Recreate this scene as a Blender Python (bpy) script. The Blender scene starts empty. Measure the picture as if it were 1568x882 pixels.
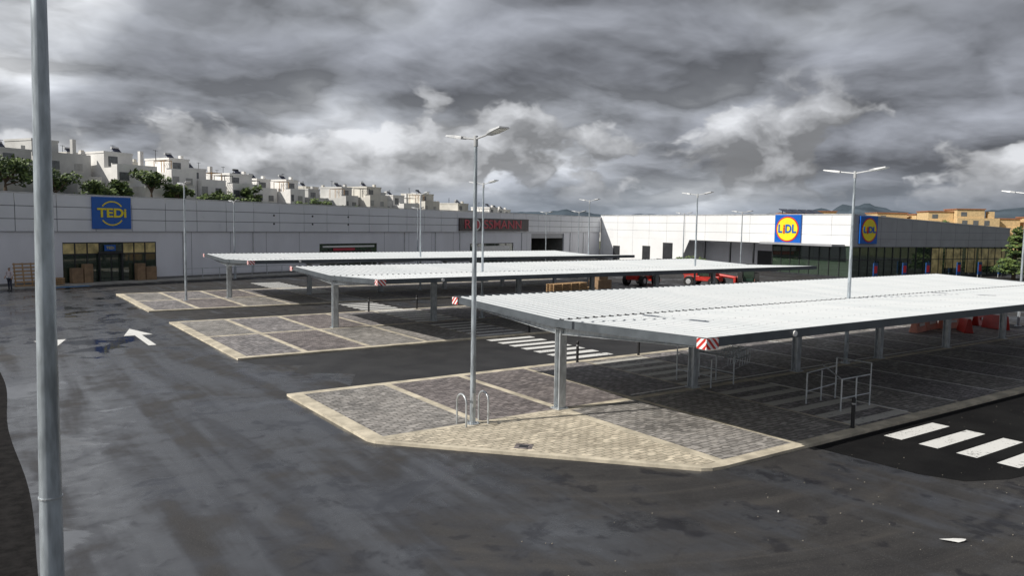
import bpy, math, random
from mathutils import Vector, Matrix, Quaternion
random.seed(7)
scene = bpy.context.scene
SC = 0.775   # survey units -> metres, applied to every root object at the end

# ---------------------------------------------------------------- materials
def nmat(name):
    m = bpy.data.materials.new(name); m.use_nodes = True
    nt = m.node_tree
    return m, nt, nt.nodes['Principled BSDF']
def N(nt, t, **kw):
    n = nt.nodes.new(t)
    for k, v in kw.items(): setattr(n, k, v)
    return n
def noise(nt, vec, scale, detail=4, rough=.55, dist=0, out='Fac'):
    n = N(nt, 'ShaderNodeTexNoise'); n.inputs['Scale'].default_value = scale
    n.inputs['Detail'].default_value = detail; n.inputs['Roughness'].default_value = rough
    n.inputs['Distortion'].default_value = dist
    if vec is not None: nt.links.new(vec, n.inputs['Vector'])
    return n.outputs[out]
def mth(nt, op, a, b=None, c=None, clamp=False):
    n = N(nt, 'ShaderNodeMath', operation=op); n.use_clamp = clamp
    for i, v in enumerate([a, b, c]):
        if v is None: continue
        if isinstance(v, (int, float)): n.inputs[i].default_value = v
        else: nt.links.new(v, n.inputs[i])
    return n.outputs[0]
def mrange(nt, v, a, b, c=0, d=1, smooth=True):
    n = N(nt, 'ShaderNodeMapRange'); 
    if smooth: n.interpolation_type = 'SMOOTHSTEP'
    nt.links.new(v, n.inputs[0])
    for i, x in enumerate([a, b, c, d]): n.inputs[i+1].default_value = x
    return n.outputs[0]
def mixc(nt, f, a, b, mode='MIX'):
    n = N(nt, 'ShaderNodeMix', data_type='RGBA', blend_type=mode)
    if isinstance(f, (int, float)): n.inputs[0].default_value = f
    else: nt.links.new(f, n.inputs[0])
    for i, v in ((6, a), (7, b)):
        if isinstance(v, tuple): n.inputs[i].default_value = (*v[:3], 1)
        else: nt.links.new(v, n.inputs[i])
    return n.outputs[2]
def ocoord(nt): return N(nt, 'ShaderNodeTexCoord').outputs['Object']
def vmap(nt, vec, sc=(1,1,1), rot=(0,0,0), loc=(0,0,0)):
    n = N(nt, 'ShaderNodeMapping'); nt.links.new(vec, n.inputs[0])
    n.inputs['Scale'].default_value = sc; n.inputs['Rotation'].default_value = rot; n.inputs['Location'].default_value = loc
    return n.outputs[0]
def bump(nt, bs, h, s=.3, d=.02):
    b = N(nt, 'ShaderNodeBump'); b.inputs['Strength'].default_value = s; b.inputs['Distance'].default_value = d
    nt.links.new(h, b.inputs['Height']); nt.links.new(b.outputs[0], bs.inputs['Normal'])

def mat(name, col, rough=.6, metal=0, var=.18, scale=1.5, fine=0, spec=None, stretch=(1,1,1)):
    m, nt, bs = nmat(name)
    oc = vmap(nt, ocoord(nt), stretch)
    n = noise(nt, oc, scale, 4, .6)
    f = mrange(nt, n, .3, .7)
    lo = tuple(c*(1-var) for c in col); hi = tuple(min(1, c*(1+var*.7)) for c in col)
    c = mixc(nt, f, lo, hi)
    nt.links.new(c, bs.inputs['Base Color'])
    nt.links.new(mrange(nt, n, .2, .8, max(.03, rough-.1), min(1, rough+.1)), bs.inputs['Roughness'])
    bs.inputs['Metallic'].default_value = metal
    if spec is not None: bs.inputs['Specular IOR Level'].default_value = spec
    if fine: bump(nt, bs, noise(nt, ocoord(nt), fine, 2), .25, .01)
    return m

M = {}
M['white_wall'] = mat('white_wall', (.80,.81,.86), .55, var=.07, scale=.25, stretch=(1,1,.4))
M['white_panel'] = mat('white_panel', (.76,.78,.82), .35, var=.06, scale=.2)
M['lid_panel'] = mat('supermarket_panel', (.78,.79,.80), .35, var=.05, scale=.2)
M['grey_panel'] = mat('grey_panel', (.33,.34,.36), .4, var=.1, scale=.4)
M['dark'] = mat('dark_frame', (.03,.032,.036), .45)
M['seam'] = mat('seam_dark', (.16,.17,.19), .7)  # dark grey for panel joints and the backing behind them
M['plinth'] = mat('plinth', (.22,.22,.22), .8, fine=20)
M['concrete'] = mat('concrete', (.38,.37,.34), .85, var=.25, scale=.8, fine=25)
M['roofing'] = mat('roofing', (.35,.35,.36), .8)
M['galv'] = mat('galvanised_steel', (.55,.58,.60), .42, .6, var=.22, scale=5, stretch=(1,1,.5))
M['pole'] = mat('lamp_pole_steel', (.46,.51,.55), .40, .55, var=.40, scale=2.2, stretch=(3,3,.6))
M['fascia'] = mat('fascia_grey', (.10,.115,.13), .45, .2, var=.15)
M['lampgrey'] = mat('lamp_head_grey', (.50,.51,.52), .4, .2)
M['ledglass'] = mat('led_glass', (.75,.76,.72), .2)
M['black'] = mat('black_paint', (.02,.02,.022), .5)
M['soil'] = mat('dark_soil', (.016,.015,.015), .95, var=.5, scale=3, fine=12, spec=.1)
M['blue'] = mat('sign_blue', (.005,.11,.48), .35, var=.05)
M['poster_blue'] = mat('poster_blue', (.02,.07,.22), .4, var=.3, scale=3)
M['yellow'] = mat('sign_yellow', (.85,.70,.02), .4, var=.05)
M['red'] = mat('sign_red', (.62,.02,.025), .4, var=.08)
M['dred'] = mat('lettering_red', (.50,.03,.06), .4, var=.08)
M['signblack'] = mat('sign_dark', (.035,.02,.025), .4)
M['white'] = mat('white_paint', (.78,.78,.77), .5, var=.05)
M['cardboard'] = mat('cardboard', (.30,.20,.12), .85, var=.25)
M['wood'] = mat('pallet_wood', (.42,.27,.14), .8, var=.3, scale=4)
M['machred'] = mat('machine_red', (.50,.03,.02), .4)
M['machgreen'] = mat('machine_green', (.02,.05,.035), .45)
M['salmon'] = mat('salmon_plastic', (.72,.30,.22), .5)
M['rubber'] = mat('rubber', (.02,.02,.02), .85)
M['house'] = mat('house_render', (.80,.79,.77), .85, var=.12, scale=.3, fine=0)
M['house2'] = mat('house_render_cream', (.66,.64,.59), .85, var=.15, scale=.3)
M['house3'] = mat('house_render_grey', (.55,.55,.54), .85, var=.15, scale=.3)
M['hwin'] = mat('house_window', (.14,.15,.16), .3)
M['shutter'] = mat('house_shutter', (.38,.38,.37), .6)
M['tan'] = mat('tan_render', (.66,.48,.26), .85, var=.15)
M['terracotta'] = mat('terracotta', (.34,.15,.08), .85)
M['solar'] = mat('solar_panel', (.02,.025,.05), .2)
M['bark'] = mat('bark', (.09,.065,.045), .9, var=.3, scale=6)
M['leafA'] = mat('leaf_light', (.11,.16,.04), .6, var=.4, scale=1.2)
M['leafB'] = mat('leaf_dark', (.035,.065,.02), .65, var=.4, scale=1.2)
M['hill'] = mat('hill_soil_grass', (.10,.11,.05), .95, var=.5, scale=.15)
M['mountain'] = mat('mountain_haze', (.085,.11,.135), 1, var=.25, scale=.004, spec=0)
M['skin'] = mat('skin', (.45,.27,.19), .6, var=.08)
M['shirt'] = mat('shirt', (.62,.55,.57), .85)
M['trousers'] = mat('trousers', (.04,.045,.07), .85)
M['hair'] = mat('hair', (.03,.02,.015), .7)
M['bluepaint'] = mat('blue_marking', (.05,.22,.48), .6)
M['paper'] = mat('paper_litter', (.72,.72,.70), .8)
M['grit'] = mat('grit', (.28,.25,.21), .9)
M['interior'] = mat('store_interior', (.20,.20,.19), .8)
M['warm_reflection'] = mat('window_reflection', (.62,.50,.22), .35, var=.5, scale=.8)  # tan colour for reflections painted on the store glass

def mk_glass():
    m, nt, bs = nmat('store_glass')
    out = nt.nodes['Material Output']
    bs.inputs['Base Color'].default_value = (.055,.085,.06,1); bs.inputs['Roughness'].default_value = .03
    bs.inputs['Specular IOR Level'].default_value = 1.0; bs.inputs['IOR'].default_value=1.9
    tr = N(nt, 'ShaderNodeBsdfTransparent'); tr.inputs[0].default_value = (.7,.78,.72,1)
    mx = N(nt, 'ShaderNodeMixShader'); mx.inputs[0].default_value = .65
    nt.links.new(tr.outputs[0], mx.inputs[1]); nt.links.new(bs.outputs[0], mx.inputs[2]); nt.links.new(mx.outputs[0], out.inputs[0])
    return m
M['glass'] = mk_glass()

def mk_asphalt():
    m, nt, bs = nmat('wet_asphalt')
    oc = ocoord(nt)
    sep = N(nt, 'ShaderNodeSeparateXYZ'); nt.links.new(oc, sep.inputs[0])
    big = noise(nt, oc, .12, 4, .58, .8)
    mid = noise(nt, oc, .42, 5, .6, .5)
    sml = noise(nt, oc, 1.4, 4, .6, .4)
    str_ = noise(nt, vmap(nt, oc, (1.0,.08,1), (0,0,math.radians(6))), .8, 4, .55, .4)
    dx = mth(nt,'SUBTRACT',sep.outputs[0],19); dy=mth(nt,'SUBTRACT',sep.outputs[1],25)
    rad = mth(nt,'SQRT',mth(nt,'ADD',mth(nt,'MULTIPLY',dx,dx),mth(nt,'MULTIPLY',dy,dy)))
    ang = mth(nt,'ARCTAN2',dy,dx)
    cb = N(nt,'ShaderNodeCombineXYZ'); nt.links.new(mth(nt,'MULTIPLY',rad,1.5),cb.inputs[0]); nt.links.new(mth(nt,'MULTIPLY',ang,1.1),cb.inputs[1])
    arc = noise(nt, cb.outputs[0], 1.0, 4, .62, .25)
    fine = noise(nt, oc, 22, 2, .7)
    speck = noise(nt, oc, 55, 0, .6)
    lane = mrange(nt, sep.outputs[0], 17, 6)        # wet side of the yard
    w = mth(nt, 'ADD', mth(nt, 'MULTIPLY', big, .40), mth(nt, 'MULTIPLY', mid, .32))
    w = mth(nt, 'ADD', w, mth(nt, 'MULTIPLY', str_, .28))
    film = mrange(nt, mth(nt, 'ADD', w, mth(nt, 'MULTIPLY', lane, .10)), .48, .60)
    damp = mrange(nt, mth(nt,'ADD',mth(nt,'MULTIPLY',mid,.5),mth(nt,'MULTIPLY',sml,.5)), .53,.61)
    pudv = mth(nt,'ADD', mth(nt,'MULTIPLY',mid,.55), mth(nt,'MULTIPLY',big,.45))
    pud = mth(nt, 'MULTIPLY', mrange(nt, pudv, .51, .575), lane)
    dry = mixc(nt, mrange(nt, mid, .3, .7), (.030,.029,.030), (.050,.048,.047))
    dry = mixc(nt, mth(nt, 'MULTIPLY', mrange(nt, arc, .50, .66), .32), dry, (.080,.073,.066))
    dry = mixc(nt, mth(nt, 'MULTIPLY', mrange(nt, arc, .48, .36), .35), dry, (.017,.017,.018))
    dry = mixc(nt, mth(nt, 'MULTIPLY', mrange(nt, fine, .5, .75), .35), dry, (.085,.083,.080))
    dry = mixc(nt, mrange(nt, speck, .76, .82), dry, (.16,.155,.145))
    col = mixc(nt, film, dry, mixc(nt, mrange(nt,str_,.4,.6), (.022,.023,.028), (.050,.053,.060)))
    col = mixc(nt, mth(nt,'MULTIPLY',damp,.7), col, (.009,.009,.013))
    nt.links.new(col, bs.inputs['Base Color'])
    r = mth(nt, 'MULTIPLY_ADD', film, -.50, .80)
    r = mth(nt, 'ADD', r, mth(nt, 'MULTIPLY', mth(nt, 'SUBTRACT', sml, .5), .5))
    r = mth(nt, 'MULTIPLY', r, mrange(nt, pud, 0, 1, 1, .22), clamp=True)
    r = mth(nt, 'MAXIMUM', r, .035)
    nt.links.new(r, bs.inputs['Roughness'])
    nt.links.new(mth(nt,'ADD',mth(nt,'MULTIPLY_ADD', film, .35, .25),mth(nt,'MULTIPLY',lane,.35)), bs.inputs['Specular IOR Level'])
    b = N(nt, 'ShaderNodeBump'); b.inputs['Distance'].default_value = .02
    nt.links.new(mth(nt,'MULTIPLY_ADD', mth(nt,'MAXIMUM',film,pud), -.245, .26), b.inputs['Strength'])
    nt.links.new(fine, b.inputs['Height']); nt.links.new(b.outputs[0], bs.inputs['Normal'])
    return m
M['asphalt'] = mk_asphalt()

def mk_asphalt_sheet(name,lo,hi,rough,spec):
    m, nt, bs = nmat(name)
    oc = ocoord(nt); n = noise(nt, oc, .6, 4); f = noise(nt, oc, 24, 2, .7)
    c = mixc(nt, mrange(nt, n, .3, .7), (lo,lo,lo*1.1), (hi,hi,hi*1.03))
    c = mixc(nt, mth(nt,'MULTIPLY',mrange(nt, f, .55, .8),.4), c, (hi*2,hi*2,hi*2))
    nt.links.new(c, bs.inputs['Base Color']); bs.inputs['Roughness'].default_value = rough; bs.inputs['Specular IOR Level'].default_value = spec
    bump(nt, bs, f, .3, .02); return m
M['fresh'] = mk_asphalt_sheet('fresh_asphalt',.018,.034,.62,.5)
M['asphalt_dark'] = mk_asphalt_sheet('dark_asphalt_patch',.007,.013,.9,.12)  # near-black, matt asphalt

def mk_paver(name, c1, c2, mortar, bw=.42, bh=.21, rot=0, stain=(.5,.5)):
    m, nt, bs = nmat(name)
    oc = ocoord(nt); wob = noise(nt, oc, 2.5, 1, .5, out='Color')
    vv = N(nt,'ShaderNodeVectorMath',operation='MULTIPLY_ADD'); nt.links.new(wob,vv.inputs[0]); vv.inputs[1].default_value=(.06,.06,0); nt.links.new(oc,vv.inputs[2])
    v = vmap(nt, vv.outputs[0], (1,1,1), (0,0,rot))
    b = N(nt, 'ShaderNodeTexBrick'); nt.links.new(v, b.inputs['Vector'])
    b.inputs['Color1'].default_value = (*c1,1); b.inputs['Color2'].default_value = (*c2,1); b.inputs['Mortar'].default_value = (*mortar,1)
    b.inputs['Scale'].default_value = 1; b.inputs['Brick Width'].default_value = bw; b.inputs['Row Height'].default_value = bh
    b.inputs['Mortar Size'].default_value = .022; b.inputs['Mortar Smooth'].default_value = .3; b.inputs['Bias'].default_value = 0
    big = noise(nt, oc, .35, 4, .65, .5)
    med = noise(nt, oc, 3.0, 2, .6)
    sp = noise(nt, vmap(nt,oc,(1,2.2,1),(0,0,rot)), 2.6, 1, .5)
    c = mixc(nt, mrange(nt, big, .38, .66), b.outputs[0], mixc(nt, 1, b.outputs[0], tuple([stain[0]]*3), 'MULTIPLY'))
    c = mixc(nt, mth(nt,'MULTIPLY',mrange(nt, med, .45, .7),.45), c, mixc(nt, 1, c, (.55,.53,.5), 'MULTIPLY'))
    c = mixc(nt, mth(nt,'MULTIPLY',mrange(nt, sp, .56, .68),.5), c, tuple(x*1.5 for x in c1))
    nt.links.new(c, bs.inputs['Base Color'])
    nt.links.new(mrange(nt, big, .35, .7, .85, .5), bs.inputs['Roughness'])
    bump(nt, bs, b.outputs['Fac'], -.35, .02)
    return m
M['paveA'] = mk_paver('cobble_grey', (.36,.34,.32), (.22,.21,.20), (.09,.085,.08), stain=(.72,.7))
M['paveB'] = mk_paver('cobble_mauve', (.26,.23,.225), (.155,.135,.135), (.06,.055,.055), stain=(.72,.7))
M['paveC'] = mk_paver('cobble_cool_grey', (.32,.30,.30), (.19,.178,.18), (.075,.07,.07), rot=math.pi/2, stain=(.72,.7))
M['beige'] = mk_paver('paver_beige', (.62,.55,.43), (.49,.435,.34), (.26,.235,.18), .36,.2, stain=(.82,.8))
M['kerb'] = mat('kerb_stone', (.54,.485,.38), .85, var=.3, scale=1.4, fine=20)

def mk_roofsheet():
    m, nt, bs = nmat('roof_sheet_white')
    oc = ocoord(nt)
    n = noise(nt, vmap(nt, oc, (.6,.12,1)), 1, 5, .65)
    n2 = noise(nt, vmap(nt, oc, (1.1,.06,1)), 1.3, 3, .5)
    c = mixc(nt, mrange(nt, n, .3, .7), (.55,.58,.595), (.62,.64,.65))
    c = mixc(nt, mth(nt,'MULTIPLY',mrange(nt, n2, .5, .75),.3), c, (.47,.50,.52))
    nt.links.new(c, bs.inputs['Base Color']); bs.inputs['Roughness'].default_value = .36
    bs.inputs['Metallic'].default_value = .1
    return m
M['sheet'] = mk_roofsheet()

def mk_paint(name, col, wear=.62):
    m, nt, bs = nmat(name)
    oc = ocoord(nt); n = noise(nt, oc, 7, 6, .75); n2 = noise(nt, oc, .9, 4)
    f = mrange(nt, mth(nt,'ADD',mth(nt,'MULTIPLY',n,.7),mth(nt,'MULTIPLY',n2,.3)), wear-.06, wear+.04)
    nt.links.new(mixc(nt, f, col, (.09,.09,.09)), bs.inputs['Base Color']); bs.inputs['Roughness'].default_value = .6
    return m
M['paint'] = mk_paint('road_paint', (.74,.74,.72), .60)
M['paintdull'] = mk_paint('worn_road_paint', (.50,.49,.45), .61)

def mk_warn():
    m, nt, bs = nmat('red_white_warning')
    oc = ocoord(nt)
    s = N(nt,'ShaderNodeSeparateXYZ'); nt.links.new(oc, s.inputs[0])
    t = mth(nt,'ADD', mth(nt,'ADD', s.outputs[0], s.outputs[1]), mth(nt,'MULTIPLY', s.outputs[2], 1))
    fr = mth(nt,'FRACT', mth(nt,'MULTIPLY', t, 4.2))
    nt.links.new(mixc(nt, mth(nt,'GREATER_THAN', fr, .5), (.55,.03,.02), (.8,.8,.8)), bs.inputs['Base Color'])
    return m
M['warn'] = mk_warn()

# ---------------------------------------------------------------- mesh builder
class MB:
    def __init__(s): s.v=[]; s.f=[]
    def add(s, vs, fs, T=None):
        o=len(s.v)
        s.v += [tuple(T@Vector(v)) if T else tuple(v) for v in vs]
        s.f += [tuple(i+o for i in f) for f in fs]
    def box(s,x0,x1,y0,y1,z0,z1,T=None):
        s.add([(x0,y0,z0),(x1,y0,z0),(x1,y1,z0),(x0,y1,z0),(x0,y0,z1),(x1,y0,z1),(x1,y1,z1),(x0,y1,z1)],
              [(0,3,2,1),(4,5,6,7),(0,1,5,4),(1,2,6,5),(2,3,7,6),(3,0,4,7)],T)
        return s
    def cyl(s,p0,p1,r0,r1=None,n=14,T=None):
        r1=r0 if r1 is None else r1
        p0=Vector(p0);p1=Vector(p1);d=(p1-p0).normalized()
        a=d.orthogonal().normalized();b=d.cross(a)
        vs=[];
        for p,r in((p0,r0),(p1,r1)):
            for i in range(n):
                t=2*math.pi*i/n; vs.append(p+a*math.cos(t)*r+b*math.sin(t)*r)
        fs=[(i,(i+1)%n,n+(i+1)%n,n+i) for i in range(n)]+[tuple(range(n-1,-1,-1)),tuple(range(n,2*n))]
        s.add(vs,fs,T); return s
    def tube(s,pts,r,n=8):
        for a,b in zip(pts[:-1],pts[1:]): s.cyl(a,b,r,r,n)
        return s
    def prism(s,pts,z0,z1):
        n=len(pts)
        s.add([(x,y,z0) for x,y in pts]+[(x,y,z1) for x,y in pts],
              [tuple(range(n-1,-1,-1)),tuple(range(n,2*n))]+[(i,(i+1)%n,n+(i+1)%n,n+i) for i in range(n)])
        return s
    def poly(s,pts): s.add(pts,[tuple(range(len(pts)))]); return s
    def rect(s,x0,x1,y0,y1,z): return s.poly([(x0,y0,z),(x1,y0,z),(x1,y1,z),(x0,y1,z)])
    def build(s,name,m,parent=None,smooth=False,bevel=0,loc=None):
        me=bpy.data.meshes.new(name); me.from_pydata(s.v,[],s.f); me.update()
        ob=bpy.data.objects.new(name,me); scene.collection.objects.link(ob)
        me.materials.append(M[m] if isinstance(m,str) else m)
        if smooth:
            for p in me.polygons: p.use_smooth=True
            try: me.set_sharp_from_angle(angle=math.radians(40))
            except Exception: pass
        if bevel:
            b=ob.modifiers.new('bevel','BEVEL'); b.width=bevel; b.segments=2; b.limit_method='ANGLE'
        if parent: ob.parent=parent
        if loc: ob.location=loc
        return ob
def group(name, loc=(0,0,0), rz=0):
    e=bpy.data.objects.new(name,None); scene.collection.objects.link(e)
    e.location=loc; e.rotation_euler=(0,0,math.radians(rz)); e.empty_display_size=.3
    return e
def text(name,body,size,m,parent,loc,rot,extr=.03,sx=1,bold=0):
    c=bpy.data.curves.new(name,'FONT'); c.body=body; c.size=size; c.extrude=extr; c.align_x='CENTER'; c.align_y='CENTER'
    c.offset=bold
    o=bpy.data.objects.new(name,c); scene.collection.objects.link(o); c.materials.append(M[m])
    o.parent=parent; o.location=loc; o.rotation_euler=rot; o.scale=(sx,1,1); return o

# ---------------------------------------------------------------- ground
def disc(name,R,z,m,n=64):
    b=MB(); b.poly([(R*math.cos(2*math.pi*i/n),R*math.sin(2*math.pi*i/n),z) for i in range(n)]); return b.build(name,m)
disc('ground',9000,0,'hill')
MB().rect(-40,175,-40,175,.004).build('asphalt_yard','asphalt')
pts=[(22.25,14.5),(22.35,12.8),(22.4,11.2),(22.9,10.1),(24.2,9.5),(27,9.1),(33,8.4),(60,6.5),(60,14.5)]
MB().poly([(x,y,.008) for x,y in pts]).build('asphalt_patch','asphalt_dark')  # darker asphalt area in front of the near island
MB().poly([(x,y,.008) for x,y in [(13,30.45),(62,30.45),(62,39.45),(11,39.45),(11.3,38),(13.2,36.6),(12.2,35),(14.6,33.4)]]).build('asphalt_lane','fresh')
ed=[(.95+.10*math.sin(i*.5),4+i*1.2) for i in range(53)]
MB().poly([(x,y,.010) for x,y in [(-8,4)]+ed+[(-8,66.4)]]).build('soil_verge','soil')

def island(name,x0,x1,y0,y1,chamfer=False,seed=1):
    g=group(name); yc=(y0+y1)/2
    if chamfer:
        out=[(x0,y1),(x0,22.7),(x0+.12,22.35),(x0+.4,22.0),(17.2,14.78),(17.5,14.62),(17.9,y0),(x1,y0),(x1,y1)][::-1]
    else: out=[(x0,y0),(x1,y0),(x1,y1),(x0,y1)]
    H=.10
    MB().prism(out,0,H).build('kerb_slab','kerb',g)
    A=MB();B=MB();C=MB()
    hatch=MB()
    xs=[x0+.55]; x=14.54
    while x<x1-.5: xs.append(x); x+=3.7
    xs.append(x1-.3)
    sep=.17
    z=H+.004
    for i in range(len(xs)-1):
        a=xs[i]+(sep if i else 0); c=xs[i+1]-(sep if i<len(xs)-2 else 0)
        if c-a<.5: continue
        hz = abs((a+c)/2-27.5)<1.9
        far = xs[i]>21
        k=[A,B,C][(i*2)%3] if not far else [A,C][i%2]
        if chamfer and i==1: k=B
        if far: a-=.1; c+=.1
        k.rect(a,c,yc+.2,y1-.45,z)
        if not(chamfer and xs[i+1]<18.5):
            k2=[C,B,A][i%3] if not far else [C,A][i%2]
            k2.rect(a,c,y0+.45,yc-.2,z)
        if hz:
            n=int((y1-y0)/1.15)
            for j in range(n):
                yy=y0+.6+j*1.15
                if abs(yy+.3-yc)<.7: continue
                hatch.rect(a,c,yy,yy+.5,z+.004)
    A.build('paving_grey','paveA',g); B.build('paving_brown','paveB',g); C.build('paving_mauve','paveC',g)
    hatch.build('hatching','paintdull' if chamfer else 'paint',g)
    if chamfer:
        MB().poly([(x,y,z) for x,y in [(18.02,14.95),(18.02,22.5),(14.3,22.5),(10.75,22.4),(11.0,22.0),(17.4,15.0)]]).build('apron_paving','beige',g)
        MB().poly([(x,y,z+.004) for x,y in [(13.7,19.3),(14.1,18.9),(14.5,19.3),(14.1,19.7)]]).build('drain_surround','paveB',g)
        MB().poly([(x,y,z+.007) for x,y in [(13.9,19.3),(14.1,19.1),(14.3,19.3),(14.1,19.5)]]).build('drain_grate','dark',g)
    return g
island('paved_island',10.3,61.5,14.55,30.4,True,1)
island('paved_island',10.9,62,39.5,55.9,False,2)
island('paved_island',10.9,62,63.2,79,False,3)

def crossing(y0,y1,x0=25.6,x1=28.9,step=1.2,w=.62,z=.014):
    b=MB(); y=y0
    while y+w<=y1: b.rect(x0,x1,y,y+w,z); y+=step
    return b.build('zebra_crossing','paint')
crossing(7.4,14.4); crossing(31.3,39.2); crossing(56.3,63.0); crossing(79.6,88)
def arrow(x,y0,y1):
    b=MB(); s=1 if y1>y0 else -1; z=.014
    b.poly([(x-.2,y0,z),(x+.2,y0,z),(x+.2,y1-s*3,z),(x-.2,y1-s*3,z)][::s])
    b.poly([(x-.8,y1-s*3.2,z+.001),(x+.8,y1-s*3.2,z+.001),(x,y1,z+.001)][::s])
    b.build('road_arrow','paint')
arrow(8.2,46.6,54.2); arrow(3.6,56,48.0)
b=MB()
for X in (29.4,33,36.7,40.4,44.1,47.8,51.5,55.2): b.rect(X-.08,X+.08,15.2,21.5,.112)
for X in (33,36.7,40.4,44.1,47.8,51.5,55.2): b.rect(X-.08,X+.08,23.7,29.7,.112)
b.rect(22.2,61,22.9,23.04,.1125)
b.build('bay_lines','paint')

# ---------------------------------------------------------------- carports
def carport(x0,x1,yc,cols,hw=7.3):
    g=group('carport_canopy'); zv,ze=3.5,3.74
    b=MB(); P=.42; n=int((x1-x0)/P); P=(x1-x0)/n; RH=.034
    prof=[]
    for i in range(n):
        a=x0+i*P; prof += [(a,0),(a+P*.66,0),(a+P*.76,RH),(a+P*.90,RH)]
    prof.append((x1,0))
    for sgn in(1,-1):
        vs=[];fs=[]
        for x,dz in prof:
            vs.append((x,yc+sgn*.14,zv+dz)); vs.append((x,yc+sgn*hw,ze+dz))
        for i in range(len(prof)-1):
            q=(2*i,2*i+2,2*i+3,2*i+1); fs.append(q if sgn>0 else q[::-1])
        b.add(vs,fs)
    b.build('roof_sheets','sheet',g)
    b=MB(); b.box(x0,x1,yc-.16,yc+.16,zv-.10,zv-.03); b.build('valley_gutter','galv',g)
    b=MB()
    for sgn in(1,-1):
        for fr in (.22,.5,.78):
            for i in range(0,n):
                x=x0+(i+.83)*P; y=yc+sgn*hw*fr; z=zv+(ze-zv)*fr+RH
                b.box(x-.018,x+.018,y-.018,y+.018,z,z+.014)
    b.build('roof_screws','lampgrey',g)
    f=MB(); D=.24
    for sgn in (1,-1):
        y=yc+sgn*hw
        f.box(x0-.05,x1+.05,min(y,y+sgn*.06),max(y,y+sgn*.06),ze-D,ze+.05)
        for xe,dx in((x0,-.06),(x1,.06)):
            a,c=sorted((xe,xe+dx)); ya=yc; yb=y
            vs=[(a,ya,zv-D),(c,ya,zv-D),(c,yb,ze-D),(a,yb,ze-D),(a,ya,zv+.05),(c,ya,zv+.05),(c,yb,ze+.05),(a,yb,ze+.05)]
            f.add(vs,[(0,3,2,1),(4,5,6,7),(0,1,5,4),(1,2,6,5),(2,3,7,6),(3,0,4,7)])
    f.build('fascia','fascia',g)
    p=MB()
    for sgn in(1,-1):
        for fr in(.22,.5,.78,.96):
            y=yc+sgn*hw*fr; z=zv+(ze-zv)*fr
            p.box(x0+.05,x1-.05,y-.05,y+.05,z-.17,z-.02)
    p.build('purlins','galv',g)
    c=MB()
    for X in cols:
        c.box(X-.16,X+.16,yc-.16,yc-.13,.1,3.15); c.box(X-.16,X+.16,yc+.13,yc+.16,.1,3.15); c.box(X-.015,X+.015,yc-.13,yc+.13,.1,3.15)
        c.box(X-.26,X+.26,yc-.26,yc+.26,.1,.13)
        for bx in(-.2,.2):
            for by in(-.2,.2): c.cyl((X+bx,yc+by,.13),(X+bx,yc+by,.17),.025,.025,6)
        c.box(X-.19,X+.19,yc-.22,yc+.22,3.15,3.19)
        for sgn in(1,-1):
            ya=yc; yb=yc+sgn*(hw-.3)
            za0,za1=2.98,3.34; zb0,zb1=3.44,3.56
            for hwid,lo0,hi0,lo1,hi1 in((.015,za0,za1,zb0,zb1),(.10,za0-.02,za0+.01,zb0-.02,zb0+.005),(.10,za1-.01,za1+.02,zb1-.01,zb1+.01)):
                vs=[(X-hwid,ya+sgn*.17,lo0),(X+hwid,ya+sgn*.17,lo0),(X+hwid,yb,lo1),(X-hwid,yb,lo1),(X-hwid,ya+sgn*.17,hi0),(X+hwid,ya+sgn*.17,hi0),(X+hwid,yb,hi1),(X-hwid,yb,hi1)]
                c.add(vs,[(0,3,2,1),(4,5,6,7),(0,1,5,4),(1,2,6,5),(2,3,7,6),(3,0,4,7)])
        c.cyl((X+.24,yc,.2),(X+.24,yc,3.45),.045,.045,8)
    c.build('columns_and_arms','galv',g)
    w=MB()
    yf=yc-hw
    w.box(x0-.12,x0+.42,yf-.10,yf-.065,ze-.30,ze+.02)
    w.box(x0-.10,x0-.065,yf-.08,yf+.3,ze-.30,ze+.02)
    w.box(x0-.12,x0-.08,yc+hw-.35,yc+hw+.1,ze-.30,ze+.02)
    w.build('warning_plates','warn',g)
    xn=x0+4.2
    MB().cyl((xn,yf-.12,ze-.1),(xn,yf-.065,ze-.1),.10,.10,16).build('number_plate','white',g)
    return g
carport(17.95,60.9,22.7,[18.24+7.4*i for i in range(6)])
carport(19.2,61.5,48.0,[19.5+7.4*i for i in range(6)])
carport(18.6,61.5,71.0,[18.9+7.4*i for i in range(6)])

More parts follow.
